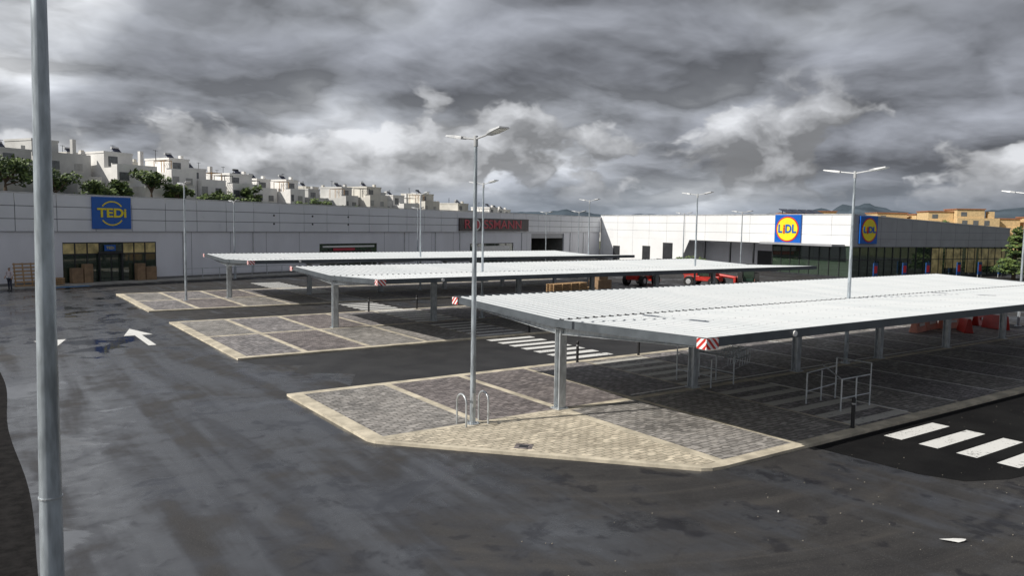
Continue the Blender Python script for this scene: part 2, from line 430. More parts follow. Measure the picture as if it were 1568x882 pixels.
# ---------------------------------------------------------------- lamps
def lamp(x,y,h=10,z0=.1,lean=(0,0),r0=.105,r1=.058,rz=0):
    g=group('street_lamp',(x,y,z0),rz); H=h-z0
    b=MB(); b.cyl((0,0,0),(lean[0],lean[1],H),r0,r1,18); b.build('pole','pole',g,True)
    b=MB(); b.cyl((0,0,0),(0,0,.03),.24,.24,20)
    for i in range(4):
        a=math.pi/4+i*math.pi/2; b.cyl((.18*math.cos(a),.18*math.sin(a),.03),(.18*math.cos(a),.18*math.sin(a),.1),.02,.02,6)
    b.box(-.06,.06,-r0-.012,-r0+.03,.6,1.1)
    if h>11: b.cyl((lean[0]*.40,lean[1]*.40,H*.40),(lean[0]*.4015,lean[1]*.4015,H*.4015),.103,.103,18)
    b.build('base_plate','galv',g)
    b=MB(); b.cyl((lean[0],lean[1],H-.3),(lean[0],lean[1],H+.06),r1+.02,r1+.02,12)
    hd=MB(); gl=MB()
    for s in (1,-1):
        b.cyl((lean[0],lean[1],H-.05),(lean[0],lean[1]+s*.85,H+.06),.035,.035,8)
        T=Matrix.Translation((lean[0],lean[1]+s*.8,H+.05))@Matrix.Rotation(s*math.radians(10),4,'X')
        vs=[(-.12,0,-.05),(.12,0,-.05),(.21,s*.30,-.05),(.21,s*.92,-.045),(-.21,s*.92,-.045),(-.21,s*.30,-.05),
            (-.10,0,.05),(.10,0,.05),(.18,s*.30,.055),(.18,s*.90,.01),(-.18,s*.90,.01),(-.18,s*.30,.055)]
        fs=[(0,1,2,3,4,5),(6,7,8,9,10,11)]+[(i,(i+1)%6,6+(i+1)%6,6+i) for i in range(6)]
        hd.add(vs,fs,T)
        gl.box(-.16,.16,min(s*.35,s*.86),max(s*.35,s*.86),-.062,-.052,T)
    b.build('arms','lampgrey',g,True); hd.build('lamp_heads','lampgrey',g); gl.build('led_lenses','ledglass',g)
    return g
lamp(14.2,22.5); lamp(37.3,22.7); lamp(64.6,25.5,z0=0)
lamp(31,48); lamp(54,48)
lamp(15.1,70.2); lamp(38.2,71); lamp(61,71)
lamp(.50,8.2,11.2,0,(.10,.03),.126,.050)
for (x,y) in ((26,95),(56,105),(82,98),(88,70),(96,88),(86,112)):
    lamp(x,y,9.2,0)

# ---------------------------------------------------------------- retail store (long facade)
g=group('retail_store_building',(12.6,94.9,0),17.54); L0,L1=-60,103.8
ztop=lambda s: 9.45-(s+11)/115*.7
openings=[(-4.85,5.24,4.4),(28.6,39.3,3.9),(60.7,73,3.6),(78.6,89.8,5.25)]
w=MB(); zb=5.55
cur=L0
for a,c,t in openings:
    w.box(cur,a,0,.3,.35,zb); w.box(a,c,0,.3,t,zb); cur=c
w.box(cur,L1-.2,0,.3,.35,zb)
w.build('lower_wall','white_wall',g)
pl=MB(); cur=L0
for a,c,t in openings: pl.box(cur,a,-.03,.3,0,.35); cur=c
pl.box(cur,L1-.2,-.03,.3,0,.35); pl.build('plinth','plinth',g)
j=MB(); s=L0+2
while s<L1-2:
    if not any(a-.2<s<c+.2 for a,c,t in openings): j.box(s-.02,s+.02,-.006,-.001,.36,zb-.02)
    s+=5.2
j.build('wall_joints','seam',g)
bk=MB(); bk.box(L0,L1-.3,-.20,.3,zb+.01,8.55); bk.build('band_backing','seam',g)
pn=MB(); s=L0; W=3.9; gp=.035
while s<L1-.3:
    e=min(s+W,L1-.3); zt=[ztop(s),ztop(e)]
    for r in range(3):
        a0=[zb+(zt[0]-zb)*r/3+gp, zb+(zt[1]-zb)*r/3+gp]; a1=[zb+(zt[0]-zb)*(r+1)/3-gp, zb+(zt[1]-zb)*(r+1)/3-gp]
        x0,x1=s+gp,e-gp
        pn.add([(x0,-.28,a0[0]),(x1,-.28,a0[1]),(x1,-.2,a0[1]),(x0,-.2,a0[0]),(x0,-.28,a1[0]),(x1,-.28,a1[1]),(x1,-.2,a1[1]),(x0,-.2,a1[0])],
               [(0,3,2,1),(4,5,6,7),(0,1,5,4),(1,2,6,5),(2,3,7,6),(3,0,4,7)])
    s+=W
pn.build('upper_panels','white_panel',g)
cp=MB()
cp.add([(L0,-.34,ztop(L0)),(L1,-.34,ztop(L1)),(L1,.4,ztop(L1)),(L0,.4,ztop(L0)),(L0,-.34,ztop(L0)+.12),(L1,-.34,ztop(L1)+.12),(L1,.4,ztop(L1)+.12),(L0,.4,ztop(L0)+.12)],
       [(0,3,2,1),(4,5,6,7),(0,1,5,4),(1,2,6,5),(2,3,7,6),(3,0,4,7)])
cp.build('parapet_cap','lampgrey',g)
MB().box(L0,L1+10,.3,32,8.2,8.5).build('roof','roofing',g)
MB().box(L0,L1+10,31.7,32,0,8.2).build('rear_wall','white_wall',g)
MB().box(L0,L0+.3,.31,31.69,0,8.19).build('side_wall','white_wall',g)
b=MB()
for s_,z_ in ((21,7.7),(21,6.6),(27.2,7.7),(27.2,6.6),(33.5,7.7),(33.5,6.6)): b.cyl((s_,-.33,z_),(s_,-.275,z_),.13,.13,12)
b.build('vents','dark',g); 
it=MB(); gl=MB(); fr=MB(); cb=MB()
for k,(a,c,t) in enumerate(openings):
    if k==3:
        it.box(a,c,8,8.1,0,t); it.box(a-.05,a,.31,8,0,t); it.box(c,c+.05,.31,8,0,t); it.box(a,c,.31,8,t,t+.05); continue
    it.box(a,c,6,6.1,0,t); it.box(a-.05,a,.31,6,0,t); it.box(c,c+.05,.31,6,0,t); it.box(a,c,.31,6,t+.01,t+.06)
    gl.box(a+.05,c-.05,.12,.14,.05,t-.05)
    nb=8 if k==0 else 6
    for i in range(nb+1):
        x=a+(c-a)*i/nb; wd=.05
        fr.box(max(a,x-wd),min(c,x+wd),.06,.22,0,t)
    fr.box(a,c,.05,.23,t-.1,t-.001); fr.box(a,c,.05,.23,.002,.12); 
    if k==0: fr.box(a,c,.055,.225,t-1.35,t-1.25)
it.build('interior','interior',g); gl.build('glazing','glass',g); fr.build('window_frames','dark',g)
b=MB(); 
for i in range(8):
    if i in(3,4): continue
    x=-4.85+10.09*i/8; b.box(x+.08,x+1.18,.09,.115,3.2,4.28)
b.build('transom_reflection','warm_reflection',g)  # yellowish reflections painted as thin panels on the top panes
for x0,x1,h in ((-4.3,-3.2,1.7),(-3.1,-2.2,2.1),(2.6,3.5,2.0),(3.6,4.8,1.6)):
    cb.box(x0,x1,-.9,-.15,.112,h)
cb.build('cardboard_stock','cardboard',g,bevel=.02)
MB().box(-1.3,1.3,-.35,-.02,3.15,3.35).box(-1.25,-1.15,-.3,.04,0,3.15).box(1.15,1.25,-.3,.04,0,3.15).build('door_portal','dark',g)
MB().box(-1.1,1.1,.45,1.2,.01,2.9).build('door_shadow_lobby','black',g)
MB().box(78.7,89.7,.2,.3,4.4,5.25).build('roller_shutter','grey_panel',g)
b=MB(); 
for i in range(5): b.box(29.3+i*1.9,30.7+i*1.9,.02,.05,1.2,2.9)
b.build('window_posters','signblack',g)
b=MB(); b.box(61.8,72,.02,.05,2.2,3.1).box(29.2,38.8,.03,.05,3.35,3.6); b.build('window_banner','white',g)
b=MB(); b.box(62.2,71.5,-.01,.015,1.4,2.1).box(31,35,-.01,.015,2.9,3.25); b.build('window_banner_red','dred',g)
MB().box(-.6,.6,-.12,-.05,3.45,4.1).build('door_sign','blue',g)
text('door_sign_text','TEDi',.42,'yellow',g,(0,-.14,3.77),(math.pi/2,0,0),.01)
sw=MB(); sw.box(L0,L1-6,-3.2,-.05,0,.11); sw.build('shopfront_pavement','concrete',g)
b=MB()
for s_ in (-20,-12,8.5,18,45,52,58,75.5,92,97): b.cyl((s_,-.08,.4),(s_,-.08,5.5),.06,.06,8)
b.build('downpipes','lampgrey',g)
sg=group('store_sign',(12.6,94.9,0),17.54)
MB().box(-1.95,2.2,-.52,-.29,5.85,9.3).build('sign_board','blue',sg,bevel=.03)
text('lettering','TEDi',1.35,'yellow',sg,(.12,-.56,7.55),(math.pi/2,0,0),.03,1.12,.04)
b=MB()
for i in range(60):
    t0=2*math.pi*i/60;t1=2*math.pi*(i+1)/60
    if abs(math.sin((t0+t1)/2))<.56: continue
    r0,r1=1.2,1.34
    b.add([(.12+r*math.cos(t)*1.0,-.55,7.55+r*math.sin(t)) for r,t in((r0,t0),(r1,t0),(r1,t1),(r0,t1))],[(0,1,2,3)])
b.build('ring','yellow',sg)
sg=group('store_sign',(12.6,94.9,0),17.54)
MB().box(57.4,77,-.5,-.29,5.75,7.95).build('sign_board','signblack',sg)
text('lettering','R',2.15,'dred',sg,(59.4,-.53,6.85),(math.pi/2,0,0),.04,1.32,.02)
text('lettering_rest','SSMANN',2.15,'dred',sg,(69.3,-.53,6.85),(math.pi/2,0,0),.04,1.32,.02)
MB().cyl((61.8,-.58,6.85),(61.8,-.52,6.85),1.0,1.0,24).build('emblem','white',sg)
MB().cyl((61.8,-.61,6.85),(61.8,-.585,6.85),.72,.72,24).build('emblem_inner','dred',sg)
g2=group('railing',(12.6,94.9,0),17.54); b=MB(); s=7
while s<58: b.cyl((s,-3.0,.1),(s,-3.0,1.35),.04,.04,6); s+=2.2
b.tube([(7,-3,1.35),(57.6,-3,1.35)],.035,6); b.tube([(7,-3,.75),(57.6,-3,.75)],.02,6); b.build('rails','galv',g2)
MB().poly([(x,y,.016) for x,y in ((6.5,88.6),(10.2,89.8),(9.9,91.0),(6.2,89.8))]).build('accessible_bay_marking','bluepaint')

# ---------------------------------------------------------------- supermarket
g=group('supermarket_building',(101.4,61.8,0),-9)
zr=lambda x: 9.1-1.6*min(max(x,0),36)/36
YL=65.0
def slopebox(mb,x0,x1,y0,y1,z0,add=0):
    mb.add([(x0,y0,z0),(x1,y0,z0),(x1,y1,z0),(x0,y1,z0),(x0,y0,zr(x0)+add),(x1,y0,zr(x1)+add),(x1,y1,zr(x1)+add),(x0,y1,zr(x0)+add)],
           [(0,3,2,1),(4,5,6,7),(0,1,5,4),(1,2,6,5),(2,3,7,6),(3,0,4,7)])
b=MB(); 
slopebox(b,0,.3,0,YL,4.7)
b.box(0,.3,38,YL,0,4.69)
b.box(.3,6,37.7,38,0,4.69)
b.build('upper_band_side','lid_panel',g)
b=MB(); slopebox(b,.31,36,0,.3,4.6); b.build('upper_band_front','grey_panel',g)
b=MB(); b.add([(-.06,-.06,zr(0)+.003),(36.1,-.06,zr(36)+.003),(36.1,YL,zr(36)+.003),(-.06,YL,zr(0)+.003),(-.06,-.06,zr(0)+.16),(36.1,-.06,zr(36)+.16),(36.1,YL,zr(36)+.16),(-.06,YL,zr(0)+.16)],
       [(0,3,2,1),(4,5,6,7),(0,1,5,4),(1,2,6,5),(2,3,7,6),(3,0,4,7)]); b.build('roof','lampgrey',g)
b=MB(); b.box(35.7,36,.31,YL,0,7.4); b.build('far_side_wall','grey_panel',g)
b=MB()
for z in (6.2,7.7): b.box(-.006,-.001,.1,YL-.1,z-.02,z+.02)
y=3.5
while y<YL: b.box(-.006,-.001,y-.02,y+.02,4.72 if y<38 else .1,9.05); y+=5.5
for z in (5.7,6.8): b.box(.4,35.9,-.006,-.001,z-.02,z+.02)
x=6
while x<36: b.box(x-.02,x+.02,-.007,-.001,4.62,zr(x)-.05); x+=3.3
b.build('panel_seams','seam',g)
gl=MB(); gl.box(.14,.16,.2,14.9,.3,4.6); gl.box(.2,35.8,.14,.16,.3,4.5); gl.build('glazing','glass',g)
fr=MB(); y=0.05
while y<15: fr.box(.05,.25,y,y+.1,0,4.69); y+=1.85
x=.3
while x<36: fr.box(x,x+.09,.04,.24,0,4.59); x+=1.7
fr.box(.04,.26,.16,14.9,.0,.3); fr.box(.27,35.9,.03,.25,.0,.3); fr.box(.06,.24,.16,14.9,2.7,2.82); fr.box(.27,35.9,.06,.24,2.7,2.8)
fr.build('window_frames','dark',g)
b=MB(); b.box(7,7.2,7,36,0,4.5); b.box(7.2,35,7,7.2,0,4.5); b.box(.3,35.6,.3,36,4.5,4.59); b.build('interior','interior',g)
b=MB(); b.box(17.5,20,.10,.13,.5,4.4).box(20.6,24.6,.10,.13,1.4,4.3).box(25.5,28,.10,.13,.6,4.4).box(28.6,35.2,.10,.13,1.6,4.35); b.build('window_reflection','warm_reflection',g)  # reflections of tan buildings, painted as panels just before the glass
b=MB(); b.box(5.8,6,15,37.7,0,4.5); b.box(.31,5.8,15,15.2,0,4.5); b.build('recess_wall','white_wall',g)
b=MB(); b.box(.31,5.8,15.2,37.7,4.45,4.68); b.build('recess_soffit','white_wall',g)
b=MB()
for y in (19,24.5,31): b.box(.05,.3,y,y+.25,0,4.6)
b.box(5.7,5.79,20,24,0,3.2); b.build('posts','dark',g)
b=MB(); b.add([(-.03,38,0.),(-.03,35.2,4.69),(-.03,38,4.69),(.28,38,0.),(.28,35.2,4.69),(.28,38,4.69)],[(0,1,2),(5,4,3),(0,3,4,1),(1,4,5,2),(2,5,3,0)]); b.build('slanted_return','lid_panel',g)
b=MB()
for y0,y1,z1 in ((40,43,4.0),(47,49.6,3.2),(57.5,60,2.9)): b.box(-.02,.0-.003,y0,y1,.05,z1)
b.build('service_doors','dark',g)
b=MB(); b.box(-2.6,-.01,1,15,4.62,4.9); b.build('entrance_canopy','grey_panel',g)
def round_sign(W,Hh,parent_loc,rz,thick=.25):
    s=group('store_sign',parent_loc,rz)
    MB().box(-W/2,W/2,-thick,0,-Hh/2,Hh/2).build('sign_board','blue',s,bevel=.03)
    rx=W*.44; rz_=Hh*.44
    for nm,k,mm,y in(('disc_rim',1,'red',-.30),('disc',.90,'yellow',-.32)):
        n=40; b=MB(); b.add([(rx*k*math.cos(2*math.pi*i/n),-thick-abs(y)+.25,rz_*k*math.sin(2*math.pi*i/n)) for i in range(n)],[tuple(range(n))]); b.build(nm,mm,s)
    k=W/4.3
    for ch,xo,zo,mm in (('L',-1.15,0,'blue'),('i',-.48,-.06,'red'),('D',.22,0,'blue'),('L',1.15,0,'blue')):
        text('letter',ch,1.45*k if ch!='i' else 1.6*k,mm,s,(xo*k,-thick-.12,zo),(math.pi/2,0,0),.02,1.0,.05)
    return s
c9,s9=math.cos(math.radians(-9)),math.sin(math.radians(-9))
def Lp(x,y,z): return (101.4+x*c9-y*s9, 61.8+x*s9+y*c9, z)
round_sign(5.2,4.4,Lp(-.05,11.6,6.95),-9-90)
round_sign(3.5,3.9,Lp(3.15,-.05,7.0),-9)
for x in (2.5,8.5,13.5,20.5,25.5,30.5):
    t=group('advert_totem',Lp(x,-2.2,0),-9)
    MB().box(-.4,.4,-.08,.08,.5,2.4).build('panel','poster_blue',t); MB().box(-.45,-.39,-.05,.05,0,.5).box(.39,.45,-.05,.05,0,.5).build('legs','galv',t)
    MB().box(-.28,.28,-.1,-.085,1.0,2.0).build('poster','red',t)
t=group('rooftop_plant',Lp(8,20,9.0),-9)
b=MB()
for i in range(4): b.box(i*2.2,i*2.2+1.8,0,2.2,.6,.7,Matrix.Rotation(math.radians(18),4,'X')); b.box(i*2.2+.8,i*2.2+.9,1.8,1.9,0,1.2)
b.build('panels','solar',t)
f=group('railing',Lp(-8,16,0),75); b=MB()
for i in range(16): b.box(i*1.4,i*1.4+.06,0,.06,0,1.3)
b.box(0,21.1,0,.05,1.2,1.28).box(0,21.1,0,.05,.6,.65); b.build('rails','black',f)

# ---------------------------------------------------------------- hill, houses, trees
A0=Vector((9.5,152)); dq=Vector((math.cos(math.radians(27.3)),math.sin(math.radians(27.3)))); dp=Vector((-dq.y,dq.x))
tops=[(-80,21),(-5,20),(5,19.4),(15,19.9),(25,18.6),(37,17.0),(50,16.9),(80,16.4),(110,16.0),(140,14.2),(160,12.8),(175,11.4),(200,10),(260,8)]
def interp(tab,x):
    if x<=tab[0][0]: return tab[0][1]
    for (a,va),(c,vc) in zip(tab[:-1],tab[1:]):
        if x<=c: return va+(vc-va)*(x-a)/(c-a)
    return tab[-1][1]
def hillz(q,p):
    base=max(0,interp(tops,q)-9.2)
    t=min(1,max(0,(p+24)/17)); t=t*t*(3-2*t)
    e=1 if q<200 else max(0,1-(q-200)/60)
    e*= 1 if q>-60 else max(0,1-(-60-q)/40)
    return (base*t+max(0,p)*.03)*e
b=MB(); nq,npp=64,26
for i in range(nq+1):
    for k in range(npp+1):
        q=-100+i*360/nq; p=-26+k*170/npp; P_=A0+dq*q+dp*p
        b.v.append((P_.x,P_.y,hillz(q,p)+(random.uniform(-.2,.3) if 0<k<npp and p>-15 else 0)-.02))
for i in range(nq):
    for k in range(npp):
        a=i*(npp+1)+k; b.f.append((a,a+npp+1,a+npp+2,a+1))
b.build('hillside','hill',smooth=True)

def house(q,p,top,w=9.6,d=10,mt='house',rz=27.3):
    P_=A0+dq*q+dp*p; base=hillz(q,p)-1.5
    h=top-base; rnd=random.Random(int(q*13+p*7+99))
    g=group('terraced_house',(P_.x,P_.y,base),rz+rnd.uniform(-3,3))
    b=MB(); h1=h-2.9
    b.box(-w/2,w/2,0,d,0,h1)
    ux=rnd.choice([-1,1])
    u0,u1=(-w/2+.001,w*rnd.uniform(-.02,.2)) if ux<0 else (-w*rnd.uniform(-.02,.2),w/2-.001)
    b.box(u0,u1,2.2,d-.5,h1+.002,h-.3)
    b.box(-w/2,w/2,0,.2,h1,h1+.75); b.box(u0-.1,u1+.1,2.1,2.35,h-.3,h+.05); b.box(u0-.1,u0+.1,2.35,d-.4,h-.3,h+.05); b.box(u1-.1,u1+.1,2.35,d-.4,h-.3,h+.05)
    px0=rnd.choice([-w/2+.3,-.5]); b.box(px0,px0+w*.5,-3.4,-.002,0,h1-rnd.choice([2.9,3.2]))
    b.box(-w/2-.12,-w/2+.12,-1.6,.0-.002,h1-3.6,h1+.5)
    b.box(w/2-.6,w/2+.1,d*.4,d*.4+.7,h1,h+.8)
    b.build('walls',mt,g)
    wn=MB(); sh=MB(); tr=MB()
    fl=h1-2.9
    while fl>0.5:
        for cx,ww,hh in((-w*.24,1.9,1.5),(w*.24,1.5,1.3)):
            if rnd.random()<.45: sh.box(cx-ww/2,cx+ww/2,-.05,-.005,fl+.7,fl+.7+hh)
            else: wn.box(cx-ww/2,cx+ww/2,-.04,-.005,fl+.7,fl+.7+hh)
            tr.box(cx-ww/2-.12,cx+ww/2+.12,-.14,-.003,fl+.55,fl+.69)
        fl-=3.0
    wn.box(u0+.8,min(u1-.5,u0+2.6),2.15,2.195,h1+.3,h1+2.1)
    wn.build('windows','hwin',g); sh.build('shutters','shutter',g); tr.build('sills','house2',g)
    if rnd.random()<.8:
        x=rnd.uniform(u0+1,u1-1); T=Matrix.Translation((x,4.5,h+.1))@Matrix.Rotation(math.radians(40),4,'X')
        MB().box(-.7,.7,0,1.2,0,.1,T).build('solar_panel','solar',g)
        MB().cyl((x-.7,5.6,h+1.05),(x+.7,5.6,h+1.05),.24,.24,10).box(x-.6,x-.52,5.56,5.64,h-.2,h+1.).box(x+.52,x+.6,5.56,5.64,h-.2,h+1.).build('water_tank',rnd.choice(['lampgrey','dark']),g)
    if rnd.random()<.6:
        b=MB(); x0,x1=(u1+.3,w/2-.2) if ux<0 else (-w/2+.2,u0-.3)
        for xx in (x0,x1-.1):
            for yy in(1,4): b.box(xx,xx+.1,yy,yy+.1,h1,h1+2.2)
        for k in range(6): b.box(x0,x1,.9+k*.62,.98+k*.62,h1+2.2,h1+2.3)
        b.build('pergola',rnd.choice(['wood','dark']),g)
    ax=rnd.uniform(-w/3,w/3); b=MB(); b.tube([(ax,6,h-1),(ax,6,h+1.6)],.05,5); b.tube([(ax-.5,6,h+1.5),(ax+.5,6,h+1.5)],.04,5); b.build('antenna','dark',g)
qs=-74
while qs<39:
    w_=random.uniform(7,11.5); house(qs+w_/2,random.uniform(-4,1.5),interp(tops,qs)+random.uniform(-2.2,.7),w=w_-.4,mt=random.choice(['house','house','house','house3'])); qs+=w_+random.choice([0,.3,1.5])
for q in range(-67,36,12):
    house(q,16,interp(tops,q)+random.uniform(-.6,1.0),mt='house2')
qs=50
while qs<176:
    w_=random.uniform(6.5,11); house(qs+w_/2,random.uniform(-5,3),interp(tops,qs)+random.uniform(-2.2,.4),w=w_-.4,mt=random.choice(['house','house','house2','house3'])); qs+=w_+random.choice([0,.5,2])
for q in range(60,175,15):
    house(q,17,interp(tops,q)+random.uniform(-.6,.9),mt=random.choice(['house','house2']))

def tree(name,loc,h,r,seed,n=1500,conifer=False,leaf=.28):
    rnd=random.Random(seed); g=group(name,loc)
    b=MB(); th=h*.45 if not conifer else h*.9
    b.cyl((0,0,-.5),(0,0,th),r*.09+.05,.05,8)
    cl=[]
    if conifer:
        lv=9
        for i in range(lv):
            z=h*.15+h*.8*i/lv; rr=r*(1-i/lv)*.9+.15
            for k in range(5):
                a=rnd.uniform(0,6.28); c=(rr*.65*math.cos(a),rr*.65*math.sin(a),z+rnd.uniform(-.2,.2)); cl.append((c,rr*.45,.35))
                b.cyl((0,0,z),c,.05,.02,5)
    else:
        for i in range(16):
            a=rnd.uniform(0,6.28); rad=r*rnd.uniform(.15,.85); z=h*rnd.uniform(.42,.92)
            c=(rad*math.cos(a),rad*math.sin(a),z); cl.append((c,r*rnd.uniform(.25,.42),.8))
            b.cyl((0,0,th*rnd.uniform(.5,.95)),c,.08,.03,5)
    b.build('trunk_and_limbs','bark',g,True)
    LA=MB();LB=MB()
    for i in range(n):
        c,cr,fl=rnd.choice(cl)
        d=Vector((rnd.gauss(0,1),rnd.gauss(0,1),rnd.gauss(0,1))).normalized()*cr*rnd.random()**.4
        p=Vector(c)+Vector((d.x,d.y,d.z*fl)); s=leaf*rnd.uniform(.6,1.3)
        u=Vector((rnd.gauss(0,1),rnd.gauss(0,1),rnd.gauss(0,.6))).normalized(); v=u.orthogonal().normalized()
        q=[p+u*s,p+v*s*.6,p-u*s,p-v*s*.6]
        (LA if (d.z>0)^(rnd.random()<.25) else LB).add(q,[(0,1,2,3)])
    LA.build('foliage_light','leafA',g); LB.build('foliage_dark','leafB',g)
    return g
def hp(q,p): 
    P_=A0+dq*q+dp*p; return (P_.x,P_.y,hillz(q,p)-.3)
for i,(q,p,h,r) in enumerate([(-10,-9,5.5,4),(-3,-10,4.8,3.5),(3,-11,4.2,3),(8,-10,4.0,2.6),(15,-9,5.4,3.4),(20,-10,4.4,3),(27,-10,4.0,3),(31,-9,4.6,3.4),(35,-10,4.0,2.6),(43,-4,7.0,2.6),(46,2,6.4,2.6),(53,-9,4.2,3.0),(58,-9,5.0,3.4),(-22,-8,6,4),(70,-9,3.8,3),(86,-9,3.8,3),(104,-9,3.6,3),(125,-9,3.4,3),(-1,22,12.9,2.6),(12,22,12.4,2.4),(25,22,11,2.6)]):
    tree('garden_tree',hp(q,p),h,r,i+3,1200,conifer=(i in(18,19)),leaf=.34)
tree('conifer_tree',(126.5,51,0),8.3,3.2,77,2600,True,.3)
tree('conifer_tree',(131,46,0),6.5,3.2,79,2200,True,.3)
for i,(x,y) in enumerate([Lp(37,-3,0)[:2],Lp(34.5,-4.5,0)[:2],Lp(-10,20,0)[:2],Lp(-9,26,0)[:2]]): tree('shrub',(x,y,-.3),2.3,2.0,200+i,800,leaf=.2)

def block(x,y,w,d,h,rz,m='tan',s=1):
    g=group('apartment_block',(x,y,0),rz)
    b=MB(); b.box(-w/2,w/2,0,d,0,h-2.8); b.box(-w/2,w*.15,.5,d,h-2.798,h); b.box(w*.25,w*.4,1,3,h-2.798,h-.6); b.build('walls',m,g)
    MB().box(-w/2-.3,w*.15+.3,.2,d+.3,h+.002,h+.35).build('roof_edge','terracotta',g)
    wn=MB(); z=h-5.2
    while z>1:
        x_=-w/2+1.5
        while x_<w/2-2: wn.box(x_,x_+1.6,-.06,-.01,z,z+1.6); x_+=3.4
        z-=3.1
    wn.box(-w/2+1.2,-w/2+3,.44,.49,h-2.2,h-.8); wn.build('windows','hwin',g)
for a in [(262,180,14,12,12.6,-40),(273,175,13,12,13.6,-40),(277,150,16,12,13.0,-40),(283,141,12,12,12.6,-40),(272,131,12,12,13.4,-45),(276,123,13,12,14.2,-45),(287,117,16,12,11.2,-45),(292,105,16,12,11.8,-45),(250,195,12,10,10.9,-40)]:
    block(*a)
for a in [(230,250,20,12,10,-45),(200,262,16,12,9.4,-45),(255,232,18,12,10,-45)]: block(*a,m='house')
for i in range(12):
    x=255+random.uniform(-10,45); y=random.uniform(100,200); tree('garden_tree',(x,y,0),random.uniform(8,10.5),3.5,300+i,500,leaf=.6)

ridge=[(-20,60),(0,70),(11.6,60),(17.2,70),(21.5,98),(23.1,88),(25.6,68),(28.2,76),(29.6,96),(30.8,112),(32,100),(33.1,90),(35.6,74),(40,52),(44.6,58),(48.5,54),(50.8,72),(53.4,62),(59,52),(63.8,36),(75,30),(120,60)]
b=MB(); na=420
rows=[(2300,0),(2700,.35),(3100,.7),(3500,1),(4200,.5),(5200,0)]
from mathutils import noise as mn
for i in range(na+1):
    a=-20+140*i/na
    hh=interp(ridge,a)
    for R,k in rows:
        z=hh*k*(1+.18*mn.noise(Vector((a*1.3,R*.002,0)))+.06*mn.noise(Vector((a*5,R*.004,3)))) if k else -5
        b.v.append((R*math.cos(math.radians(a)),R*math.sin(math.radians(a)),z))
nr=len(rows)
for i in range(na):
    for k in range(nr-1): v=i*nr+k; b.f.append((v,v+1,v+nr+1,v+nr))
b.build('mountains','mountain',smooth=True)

# ---------------------------------------------------------------- street furniture
def hoop(b,x,y,w,h,r=.035):
    pts=[]
    for i in range(13):
        t=math.pi*i/12; pts.append((x,y-math.cos(t)*w/2,h-w/2+math.sin(t)*w/2))
    b.tube([(x,y-w/2,.1)]+pts+[(x,y+w/2,.1)],r,10)
g=group('bollard_hoop'); b=MB(); hoop(b,13.75,22.5,.62,1.2); b.build('tube','galv',g,True)
g=group('bollard_hoop'); b=MB(); hoop(b,14.65,22.5,.62,1.2); b.build('tube','galv',g,True)
def bollard(x,y,z=.1,h=1.05):
    g=group('bollard',(x,y,z)); MB().cyl((0,0,0),(0,0,h),.07,.07,16).cyl((0,0,h),(0,0,h+.05),.07,.04,16).build('post','black',g,True)
    MB().cyl((0,0,h-.2),(0,0,h-.15),.074,.074,16).build('band','lampgrey',g,True)
for x,y in ((25.3,15.0),(29.5,30.0),(25.2,30),(29.5,40),(25.3,40),(25.3,55.4),(29.5,55.4)): bollard(x,y)
def trolley_frame(x,y,rz,L=3.0,bent=False):
    g=group('trolley_bay_frame',(x,y,.1),rz); b=MB(); r=.028
    for yy in(-.75,.75):
        for z in(.5,1.25): b.tube([(0,yy,z),(L,yy,z+(.12 if bent and yy>0 else 0))],r,8)
        for xx in(0,L/2,L): b.tube([(xx,yy,0),(xx,yy,1.25)],r+.005,8)
    b.tube([(L,-.75,1.25),(L,-.75,1.7),(L,.75,1.7),(L,.75,1.25)],r,8)
    b.tube([(0,-.75,1.25),(L*.5,.75,1.5)],r,8)
    b.build('tubes','galv',g,True)
trolley_frame(27.2,17.4,0,2.0,True); trolley_frame(27.0,22.2,90,2.0); 
g=group('shopping_trolley_stack',(30.2,24.5,.1),20); b=MB()
for i in range(5):
    ox=i*.38
    for yy in(-.3,.3):
        b.tube([(ox,yy,.1),(ox+.75,yy,.1),(ox+.85,yy,.5),(ox-.1,yy,.58),(ox-.2,yy,1.05)],.016,6)
        b.tube([(ox-.1,yy,.95),(ox+.9,yy,.85),(ox+.85,yy,.5)],.014,6)
    b.tube([(ox-.2,-.3,1.05),(ox-.2,.3,1.05)],.025,6)
    for k in range(5): b.tube([(ox+.9,-.3+k*.15,.85),(ox+.85,-.3+k*.15,.5)],.008,4)
b.build('wire_frames','galv',g)

def barrier(x,y,rz,m,L=1.9):
    g=group('plastic_barrier',(x,y,.1),rz); b=MB()
    b.add([(-L/2,-.3,0),(L/2,-.3,0),(L/2,.3,0),(-L/2,.3,0),(-L/2,-.22,.35),(L/2,-.22,.35),(L/2,.22,.35),(-L/2,.22,.35),(-L/2,-.1,1.0),(L/2,-.1,1.0),(L/2,.1,1.0),(-L/2,.1,1.0)],
      [(0,3,2,1),(0,1,5,4),(1,2,6,5),(2,3,7,6),(3,0,4,7),(4,5,9,8),(5,6,10,9),(6,7,11,10),(7,4,8,11),(8,9,10,11)])
    b.build('body',m,g,bevel=.04); MB().box(-.5,.5,-.26,-.225,.42,.62).build('reflector','white',g)
for i,(x,y,rz) in enumerate(((53.5,27.3,10),(55.6,27.6,5),(57.6,27.2,-8),(59.8,27.7,15),(61.8,26.9,0),(56.5,25.6,40),(60.4,25.3,70))): barrier(x,y,rz,['salmon','machred'][i>2])
g=group('builders_skip',(63,21.5,0),15); b=MB()
